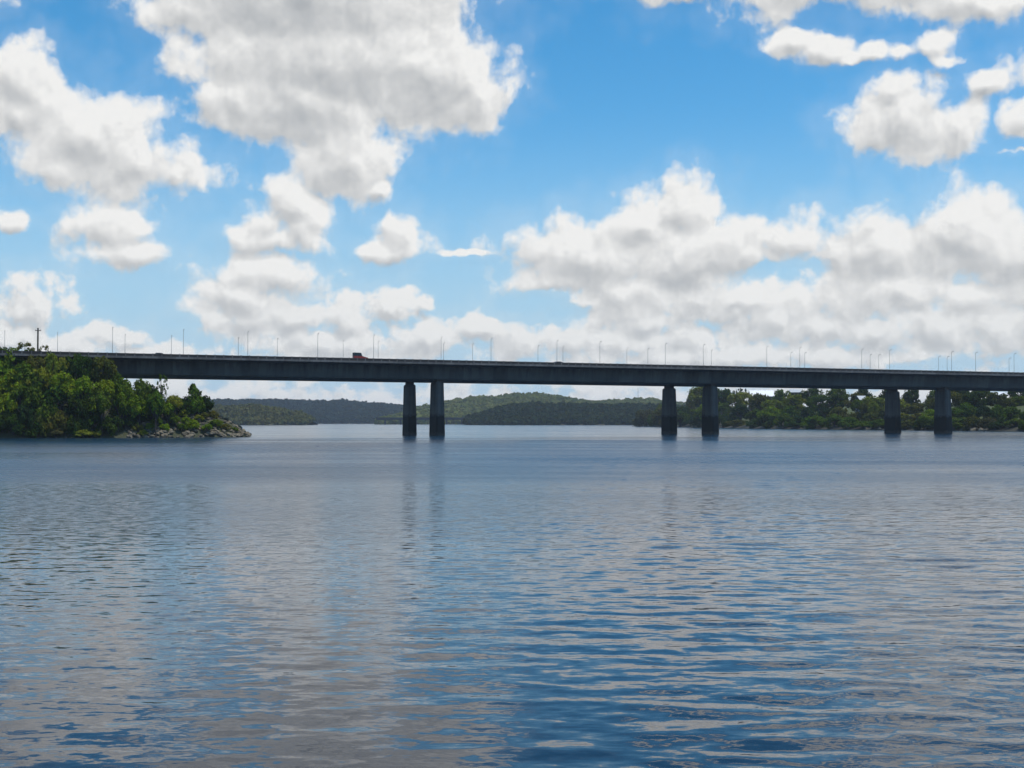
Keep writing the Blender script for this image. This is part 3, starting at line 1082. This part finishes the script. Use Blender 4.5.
LEFT_PLANTS = [
    ('on top of the left bank', [
        ('bush', 0, 347, 366, 30, 332, 'dark'), ('wispy', 25, 342, 366, 36, 333, 'olive'), ('wispy', 46, 345, 364, 18, 335, 'olive'), ('bush', 30, 348, 364, 22, 333, 'dark'),
        ('bush', 13, 350, 372, 34, 330, 'mid'), ('bush', 36, 354, 374, 24, 330, 'olive'), ('round', 53, 354, 380, 22, 330, 'yellow'), ('round', 62, 358, 380, 16, 331, 'yellow'),
        ('round', 74, 355, 382, 32, 332, 'dark'), ('round', 87, 359, 386, 24, 331, 'dark'), ('round', 104, 357, 385, 34, 332, 'olive'), ('bush', -14, 346, 370, 40, 332, 'mid'),
        ('round', 117, 372, 392, 16, 332, 'mid'),
    ]),
    ('halfway up the left bank', [
        ('bush', 2, 362, 386, 36, 328, 'bright'), ('bush', 24, 363, 384, 34, 328.5, 'mid'), ('bush', 42, 366, 388, 32, 328, 'yellow'), ('bush', 14, 370, 392, 36, 327, 'bright'),
        ('bush', 62, 371, 392, 34, 328, 'bright'), ('bush', 84, 377, 396, 32, 328, 'bright'), ('bush', 104, 380, 398, 32, 329, 'bright'), ('bush', 122, 379, 400, 26, 331, 'mid'),
        ('bush', 34, 374, 394, 34, 327, 'mid'), ('bush', 74, 384, 402, 30, 327.5, 'bright'),
        ('bush', 126, 388, 406, 28, 331, 'bright'), ('round', 140, 381, 404, 24, 334, 'mid'), ('bush', -22, 366, 390, 40, 327, 'mid'),
        ('round', 152, 386, 410, 24, 338, 'dark'), ('bush', 142, 392, 410, 26, 335, 'mid'),
    ]),
    ('low on the left bank', [
        ('bush', 0, 380, 404, 36, 325.5, 'bright'), ('bush', 20, 384, 404, 30, 325.5, 'mid'), ('bush', 8, 392, 414, 34, 324.5, 'bright'), ('bush', 36, 386, 410, 32, 325.5, 'mid'), ('bush', 56, 384, 408, 34, 326, 'dark'),
        ('bush', 80, 392, 414, 32, 326.5, 'dark'), ('bush', 102, 390, 412, 34, 327, 'mid'), ('bush', 118, 396, 416, 28, 329.5, 'mid'), ('bush', 138, 398, 416, 26, 334, 'bright'),
        ('bush', 152, 400, 418, 24, 338, 'mid'), ('bush', 166, 402, 416, 20, 343, 'mid'), ('bush', -24, 384, 412, 40, 324, 'mid'), ('bush', 46, 398, 418, 30, 324.8, 'mid'),
        ('bush', 128, 402, 420, 24, 331.5, 'mid'), ('bush', 92, 402, 420, 26, 326, 'dark'),
    ]),
    ('at the foot of the left bank', [
        ('bush', 2, 406, 434, 34, 322.6, 'dark'), ('bush', 26, 402, 430, 30, 323.3, 'blue'), ('bush', 44, 408, 434, 26, 323.5, 'olive'), ('bush', 60, 411, 434, 28, 324, 'olive'),
        ('bush', 76, 414, 436, 26, 324.6, 'dark'), ('bush', 94, 413, 436, 30, 326.5, 'dark'), ('bush', 112, 413, 436, 28, 328.8, 'dark'), ('bush', 128, 414, 434, 22, 332, 'blue'),
        ('bush', 14, 416, 437, 30, 322.2, 'dark'), ('bush', 38, 420, 437, 26, 322.8, 'dark'),
        ('tuft', 84, 430, 437, 22, 323.7, 'yellow'), ('bush', -16, 404, 436, 40, 321, 'dark'), ('tuft', 56, 427, 437, 20, 322.8, 'grey'), ('tuft', 94, 431, 437, 14, 325, 'yellow'),
        ('bush', 142, 414, 430, 20, 336, 'dark'),
    ]),
    ('on the rocky point of the left bank', [
        ('wispy', 161, 374, 398, 18, 346, 'mid'), ('bush', 156, 391, 412, 24, 338, 'mid'), ('bush', 174, 396, 410, 24, 349, 'yellow'), ('point', 193, 384, 409, 32, 360, 'mid'),
        ('round', 206, 396, 411, 18, 364, 'dark'), ('bush', 184, 401, 412, 18, 355, 'dark'), ('bush', 198, 399, 412, 20, 360, 'mid'),
        ('tuft', 150, 423, 430, 14, 340, 'bright'), ('tuft', 163, 423, 430, 16, 343.5, 'bright'), ('tuft', 193, 420, 429, 18, 352, 'bright'),
        ('tuft', 175, 415, 423, 16, 348, 'mid'), ('tuft', 216, 419, 426, 16, 362, 'mid'), ('tuft', 168, 409, 417, 18, 347, 'yellow'), ('tuft', 205, 412, 418, 14, 361, 'olive'),
        ('tuft', 226, 424, 429, 12, 365, 'olive'), ('tuft', 138, 424, 432, 14, 335, 'olive'), ('tuft', 184, 410, 416, 14, 354, 'yellow'),
        ('bush', 157, 404, 416, 20, 341, 'mid'), ('bush', 168, 402, 413, 20, 346, 'bright'), ('tuft', 181, 423, 430, 14, 348, 'mid'), ('tuft', 207, 424, 431, 14, 355, 'bright'),
        ('tuft', 157, 417, 425, 16, 341, 'mid'), ('tuft', 198, 415, 421, 14, 357, 'yellow'), ('tuft', 234, 427, 431, 10, 369, 'mid'), ('tuft', 213, 411, 418, 14, 366, 'olive'),
('tuft', 143, 430, 436, 12, 335.5, 'yellow'), ('tuft', 186, 417, 423, 12, 351, 'bright'),
    ]),
]
_old = lambda px: float(np.interp(px, [120, 150, 200, 235, 250], [329, 337, 351, 366, 378]))
LEFT_PLANTS[-1] = (LEFT_PLANTS[-1][0], [(a, px, t, b, w_, point_y(px) + (y_ - _old(px)) * 0.75, g) for a, px, t, b, w_, y_, g in LEFT_PLANTS[-1][1]])
place(LEFT_PLANTS, left_z, 'plants on the left bank')


def shore_y(px):
    pts = [(1130, 520), (1060, 540), (1000, 562), (945, 598), (890, 640), (800, 725), (760, 780), (700, 930), (662, 1100), (643, 1165)]
    return float(np.interp(px, [p[0] for p in pts[::-1]], [p[1] for p in pts[::-1]]))


def right_rows():
    r = random.Random(5)
    segs = [(640, 690, 'by the second pier pair'), (690, 790, 'right of the second pier pair'),
            (790, 885, 'left of the third pier pair'), (885, 958, 'behind the third pier pair'), (958, 1075, 'right of the last pier')]
    rows = {}

    def put(row, kind, px, yt, yb, w, dy, green):
        for a, b, txt in segs:
            if a <= px < b:
                rows.setdefault('%s %s' % (row, txt), []).append((kind, px, yt, yb, w, shore_y(px) + dy, green))
    # waterside
    px = 646
    while px < 1060:
        w = r.uniform(15, 24)
        hgt = r.uniform(8, 15) if px > 690 else r.uniform(13, 20)
        base = 422 + 4 * F_PX / shore_y(px)
        put('by the water', 'bush', px, base - hgt, base + 0.3, w * 1.5, r.uniform(3, 9), r.choice(['dark', 'dark', 'mid', 'olive', 'blue', 'mid', 'grey']))
        px += w * 0.8
    # middle
    px = 652
    while px < 1060:
        w = r.uniform(16, 28)
        base = 422 + 4 * F_PX / shore_y(px)
        open_slope = 892 < px < 948 or 840 < px < 880
        yt = r.uniform(402, 410) + (4 if px < 690 else 0) + (4 if open_slope else 0)
        green = r.choice(['yellow', 'bright', 'yellow', 'olive']) if open_slope else r.choice(['mid', 'dark', 'olive', 'bright', 'mid', 'blue'])
        put('halfway up', 'bush' if open_slope or r.random() < 0.35 else 'round', px, yt, yt + 17, w * 1.2, r.uniform(16, 34), green)
        px += w * 0.72
    # upper
    px = 664
    while px < 1065:
        w = r.uniform(18, 30)
        open_slope = 896 < px < 946
        lo = 404 if px < 690 else 388 if 700 < px < 745 else 395 if px < 790 else 392
        yt = lo + r.uniform(-1, 5) + (6 if open_slope else 0)
        put('high up', 'bush' if open_slope else 'round', px, yt, yt + 16, w * 1.25, r.uniform(48, 85),
            r.choice(['yellow', 'olive']) if open_slope else r.choice(['mid', 'dark', 'yellow', 'olive', 'dark', 'mid', 'bright']))
        px += w * 0.74
    # tall trees on the skyline behind
    for px, yt, w, g, kd in ((702, 391, 24, 'dark', 'round'), (724, 389, 26, 'dark', 'round'), (741, 388, 22, 'blue', 'wispy'), (690, 398, 16, 'olive', 'round'),
                             (783, 390, 26, 'mid', 'round'), (812, 388, 28, 'dark', 'round'), (838, 387, 28, 'mid', 'round'), (864, 387, 24, 'dark', 'round'),
                             (888, 388, 26, 'dark', 'round'), (912, 389, 28, 'dark', 'round'), (936, 389, 26, 'mid', 'round'), (960, 386, 30, 'dark', 'round'), (984, 388, 28, 'mid', 'round'), (1020, 386, 30, 'dark', 'round'), (1048, 386, 30, 'mid', 'round'), (735, 390, 14, 'dark', 'wispy')):
        put('on the skyline', kd, px, yt, yt + 18, w, 110 + r.uniform(0, 30), g)
    for px, yt, w, g in ((857, 400, 18, 'mid'), (866, 402, 16, 'olive'), (874, 401, 16, 'yellow')):
        put('halfway up', 'bush', px, yt, yt + 12, w, 30, g)
    return [(k_, v) for k_, v in rows.items()]


place(right_rows(), right_z, 'trees and bushes on the right bank')


# far woods: one mass each, thousands of small crowns on the hill slopes
def wood(name, label, grid, dens, size, green, seed, rows=None, leaf=0.42, per=26, tall=1.0):
    r = np.random.default_rng(seed)
    ny, nx, _ = grid.shape
    lo, hi = rows or (0, 14)
    out = []
    for j in range(lo, min(hi, ny - 1)):
        for i in range(nx - 1):
            a, b, c, d = grid[j, i], grid[j, i + 1], grid[j + 1, i], grid[j + 1, i + 1]
            area = np.linalg.norm(b - a) * np.linalg.norm(c - a)
            k = r.poisson(area * dens)
            if k == 0:
                continue
            s, t = r.random((k, 1)), r.random((k, 1))
            p = (a * (1 - s) + b * s) * (1 - t) + (c * (1 - s) + d * s) * t
            out.append(p)
    P = np.concatenate(out)
    n = len(P)
    rad = size * r.uniform(0.55, 1.25, n)
    v = r.normal(size=(n, per, 3))
    v /= np.linalg.norm(v, axis=2)[:, :, None]
    v[:, :, 2] = np.abs(v[:, :, 2]) * 1.2 * tall - 0.15
    C = P[:, None, :] + v * (rad[:, None] * r.uniform(0.7, 1.0, (n, per)))[:, :, None]
    C[:, :, 2] += rad[:, None] * 0.35
    nr = v + r.normal(size=v.shape) * 0.4
    nr /= np.linalg.norm(nr, axis=2)[:, :, None]
    a = np.cross(nr, r.normal(size=v.shape))
    a /= np.linalg.norm(a, axis=2)[:, :, None]
    b = np.cross(nr, a)
    sz = (rad * leaf)[:, None, None] * r.uniform(0.7, 1.3, (n, per, 1))
    q = np.stack([C - a * sz, C - b * sz, C + a * sz, C + b * sz], 2).reshape(-1, 3)
    o = bpy.data.objects.new(name, quads_mesh(name, q, M_WOOD))
    link(o)
    o.color = (*green, 1)
    tag(o, label, 'forest', kind='stuff')
    return o


wood('forest', 'sunlit green woodland covering the rounded hill in the middle distance', HILL_MID, 1 / 110, 7.5, (0.100, 0.124, 0.042), 1)
wood('forest', 'cloud-shaded far woodland along the hills at the left behind the bridge', HILL_LEFT, 1 / 130, 8.0, (0.013, 0.026, 0.018), 2)  # cloud shadow over these hills is put into the dark leaf colour
wood('forest', 'dark green wood down to the water on the headland below the hill', HILL_DARK, 1 / 45, 6.0, (0.020, 0.034, 0.014), 3)
wood('forest', 'olive scrub and low trees covering the river spit at left', HILL_SPIT, 1 / 28, 4.6, (0.074, 0.086, 0.034), 4)

# ---------------------------------------------------------------- boulders
def rock_mesh(seed):
    import bmesh
    bm = bmesh.new()
    bmesh.ops.create_icosphere(bm, subdivisions=3, radius=1.0)
    off = Vector((seed * 7.3, seed * 3.1, seed))
    r = random.Random(seed)
    planes = [(Vector((r.gauss(0, 1), r.gauss(0, 1), r.gauss(0, 1))).normalized(), r.uniform(0.55, 0.85)) for _ in range(9)]
    for v in bm.verts:
        p = v.co.copy()
        for n, d in planes:                 # broken faces
            e = p.dot(n) - d
            if e > 0:
                p -= n * e * 0.9
        p *= 1 + 0.12 * mnoise.fractal(p * 1.4 + off, 1.0, 2.0, 4)
        v.co = Vector((p.x, p.y * 0.85, p.z * 0.7))
    me = bpy.data.meshes.new('boulder')
    bm.to_mesh(me)
    bm.free()
    return me


def rock_material():
    m, k, b = material("boulder_stone")
    tc = k.new('ShaderNodeTexCoord').outputs['Object']
    oi = k.new('ShaderNodeObjectInfo')
    n = k.noise(tc, 2.0, 5, 0.65)
    c = k.mix(k.mapr(n, 0.35, 0.65), (0.105, 0.088, 0.058), (0.195, 0.168, 0.122))
    c = k.mix(k.mapr(k.noise(tc, 5, 4, 0.6), 0.52, 0.66), c, (0.07, 0.068, 0.055))
    hs = k.new('ShaderNodeHueSaturation')
    k.put(hs.inputs['Value'], k.mapr(oi.outputs['Random'], 0, 1, 0.6, 1.35))
    k.put(hs.inputs['Color'], c)
    k.put(b.inputs['Base Color'], hs.outputs[0])
    b.inputs['Roughness'].default_value = 0.9
    bmp = k.new('ShaderNodeBump')
    bmp.inputs['Distance'].default_value = 0.12
    k.put(bmp.inputs['Height'], n)
    k.put(b.inputs['Normal'], bmp.outputs[0])
    return m


M_ROCK = rock_material()
ROCKS = [rock_mesh(i + 1) for i in range(6)]
for me in ROCKS:
    me.materials.append(M_ROCK)


def boulder(x, y, z, s, label, group):
    o = bpy.data.objects.new('boulder', rng.choice(ROCKS))
    link(o)
    o.location = (x, y, z)
    o.rotation_euler = (rng.uniform(-0.35, 0.35), rng.uniform(-0.35, 0.35), rng.uniform(0, 6.28))
    o.scale = (s * rng.uniform(0.9, 1.4), s, s * rng.uniform(0.75, 1.05))
    return tag(o, label, 'boulder', group)


ROCK_LABEL = 'grey brown weathered boulder in the rock heap on the left point'
made = 0
while made < 240:
    px = rng.uniform(126, 249)
    y = point_y(px) + (rng.random() * 12 if made > 50 else rng.random() * 2.0) - 0.4
    x = (px - 512) / F_PX * y
    z = left_z(x, y)
    if z < -0.5:
        continue
    boulder(x, y, max(z, 0.0) + 0.05, rng.uniform(0.45, 0.95) * (1.35 if rng.random() < 0.25 else 1), ROCK_LABEL, 'boulders of the rocky point')
    made += 1
for px, y, s, lab in ((248.5, 349.5, 0.8, 'last dark boulder at the tip of the rocky point'), (196, 344, 1.15, 'pale tilted slab of rock under the pointed tree'),
                      (155, 337, 1.1, 'large pale boulder on the upper left of the rock heap'), (221, 343, 1.0, 'long flat boulder at the water on the rocky point'),
                      (133, 330.3, 0.7, 'pale stone at the water where the rock heap begins'), (158, 334, 0.8, 'low pale stone by the water left of centre in the rock heap')):
    x = (px - 512) / F_PX * y
    boulder(x, y, max(left_z(x, y), 0) + 0.15, s, lab, None)
for i, px in enumerate((66, 98, 106, 117)):
    y = float(np.interp(px, [60, 120], [323, 329])) + 0.1
    boulder((px - 512) / F_PX * y, y, 0.15, 0.5, 'small pale stone at the waterline under the left bank bushes, %s from the left' % ORD[i], 'stones below the left bank')
RS = [(968, 1.7), (974, 2.0), (981, 1.5), (986, 1.1), (962, 1.2), (872, 1.1), (880, 1.3), (866, 0.9), (915, 1.0), (925, 0.9), (750, 1.1), (668, 1.6), (655, 1.2)]
RS.sort()
for i, (px, s) in enumerate(RS):
    y = shore_y(px) + 1.2
    x = (px - 512) / F_PX * y
    boulder(x, y, max(right_z(x, y), 0) + 0.3, s, 'pale rock at the water edge of the right bank, %s from the left' % ORD[i], 'rocks along the right bank')


# ---------------------------------------------------------------- utility pole on the left bank
def utility_pole(px, ytop, y, label):
    top = at(px, ytop, y)
    g = left_z(top.x, y)
    r = tag(empty('utility_pole', (top.x, y, g), R(20)), label, 'utility pole')
    h = top.z - g
    V, Fc = tube_rings([Vector((0, 0, -0.3)), Vector((0, 0, h * 0.5)), Vector((0, 0, h))], [0.26, 0.23, 0.19], 10)
    mesh_obj('pole', V, Fc, m_bark, r)
    V, Fc = [], []
    box(V, Fc, -0.75, 0.75, -0.30, -0.19, h - 0.75, h - 0.58)
    arm = mesh_obj('crossarm', V, Fc, m_bark, r)
    for x in (-0.65, 0.0, 0.65):
        V, Fc = tube_rings([Vector((x, -0.245, h - 0.58)), Vector((x, -0.245, h - 0.48)), Vector((x, -0.245, h - 0.36))], [0.05, 0.07, 0.04], 8)
        mesh_obj('insulator', V, Fc, m_rim, arm)


utility_pole(38, 328, 333, 'tall dark wooden utility pole on the left bank in front of the bridge end')


# ---------------------------------------------------------------- houses in the trees of the right bank
m_wall_b = plain("brown_plaster", (0.20, 0.14, 0.10), 0.9)
m_wall_g = plain("grey_plaster", (0.30, 0.31, 0.32), 0.9)
m_roof_w = plain("white_sheet_roof", (0.80, 0.82, 0.84), 0.5, 0.92)
m_roof_g = plain("pale_grey_roof", (0.50, 0.52, 0.54), 0.6)


def house(px, yeave, yridge, wpx, y, wall, roof, label, rz):
    c = at(px, yeave, y)
    ridge = at(px, yridge, y).z
    hw = wpx / 2 / F_PX * y
    g = right_z(c.x, y + 4)
    eave = c.z
    g = min(g, eave - 2.4)
    r = tag(empty('house', (c.x, y, g), rz), label, 'house')
    e, t, d = eave - g, ridge - g, 9.0
    V, Fc = [], []
    box(V, Fc, -hw + 0.4, hw - 0.4, 0.5, d - 0.5, -1.0, e)
    mesh_obj('wall', V, Fc, wall, r)
    prof = [(0.0, e + 0.003), (d / 2, t), (d, e + 0.003), (d, e + 0.2), (d / 2, t + 0.22), (0.0, e + 0.2)]
    V, Fc = ring_loft([[(-hw, u, z) for u, z in prof], [(hw, u, z) for u, z in prof]])
    mesh_obj('roof', V, Fc, roof, r)
    for x in (-hw * 0.55, hw * 0.1):
        V, Fc = [], []
        box(V, Fc, x - 0.7, x + 0.7, 0.46, 0.56, e - 1.7, e - 0.5)
        mesh_obj('window', V, Fc, m_glass, r)
    V, Fc = [], []
    box(V, Fc, hw * 0.6 - 0.5, hw * 0.6 + 0.5, 0.45, 0.56, e - 2.3, e - 0.3)
    mesh_obj('door', V, Fc, m_dark, r)


house(763, 396.5, 390.5, 25, 905, m_wall_b, m_roof_w, 'house with a wide white roof among the trees right of the second pier pair', R(4))
house(796, 392.5, 389.5, 12, 900, m_wall_b, m_roof_g, 'small pale roofed house high among the trees in the middle of the right bank', R(-6))
house(864, 400, 396, 9, 735, m_wall_g, m_roof_g, 'small grey house on the slope left of the third pier pair', R(5))
house(1001, 396, 392.5, 14, 700, m_wall_g, m_roof_w, 'white roofed house under the deck at the right edge', R(3))


# ---------------------------------------------------------------- a low bridge far upriver
def far_bridge():
    y = 2060.0
    x0, x1 = (380 - 512) / F_PX * y, (482 - 512) / F_PX * y
    r = tag(empty('low_bridge', (x0, y, 0)), 'low dark bridge far upriver behind the first pier pair', 'bridge')
    L = x1 - x0
    V, Fc = [], []
    box(V, Fc, -6, L + 6, 0, 9, 7.4, 10.2)
    mesh_obj('deck', V, Fc, M_PARAPET, r)
    V, Fc = [], []
    box(V, Fc, -6, L + 6, -0.2, 0.2, 10.2, 11.2)
    mesh_obj('parapet', V, Fc, M_PARAPET, r)
    n = 7
    for i in range(n):
        V, Fc = [], []
        box(V, Fc, -1.3, 1.3, 1, 8, -2, 7.398)
        p = mesh_obj('pier', V, Fc, M_PARAPET, r)
        p.location = (8 + (L - 16) * i / (n - 1), 0, 0)


far_bridge()

# lattice mast on the far hill
y = 2720.0
mt = at(638, 388, y)
r_ = tag(empty('radio_mast', (mt.x, y, 30)), 'thin radio mast standing on the far hill left of the second pier pair', 'mast')
h_ = mt.z - 30
V, Fc = [], []
for a in range(3):
    ca, sa = math.cos(a * 2.094), math.sin(a * 2.094)
    v, f = tube_rings([Vector((ca * 1.0, sa * 1.0, -4)), Vector((ca * 0.7, sa * 0.7, h_ * 0.6)), Vector((ca * 0.3, sa * 0.3, h_))], [0.16, 0.14, 0.1], 5)
    k0 = len(V); V += v; Fc += [tuple(k0 + q for q in t) for t in f]
for i in range(12):
    z = h_ * i / 12
    q = 1.0 - 0.6 * i / 12
    for a in range(3):
        p0 = Vector((math.cos(a * 2.094) * q, math.sin(a * 2.094) * q, z))
        p1 = Vector((math.cos((a + 1) * 2.094) * (q - 0.05), math.sin((a + 1) * 2.094) * (q - 0.05), z + h_ / 12))
        v, f = tube_rings([p0, p1], [0.07, 0.07], 4)
        k0 = len(V); V += v; Fc += [tuple(k0 + t2 for t2 in t) for t in f]
mesh_obj('lattice', V, Fc, m_metal, r_)


# ---------------------------------------------------------------- air
HAZE = 0.00007
if HAZE:
    V, Fc = [], []
    box(V, Fc, -5500, 5500, -450, 6100, -5.0, 95.0)
    hz = mesh_obj('haze', V, Fc)
    mh = bpy.data.materials.new('haze_air')
    mh.use_nodes = True
    kk = NT(mh.node_tree)
    kk.n.clear()
    pv = kk.new('ShaderNodeVolumePrincipled')
    pv.inputs['Color'].default_value = (0.80, 0.88, 1.0, 1)
    pv.inputs['Density'].default_value = HAZE
    pv.inputs['Anisotropy'].default_value = 0.2
    om = kk.new('ShaderNodeOutputMaterial')
    kk.l.new(pv.outputs[0], om.inputs['Volume'])
    hz.data.materials.append(mh)
    tag(hz, kind='stuff')
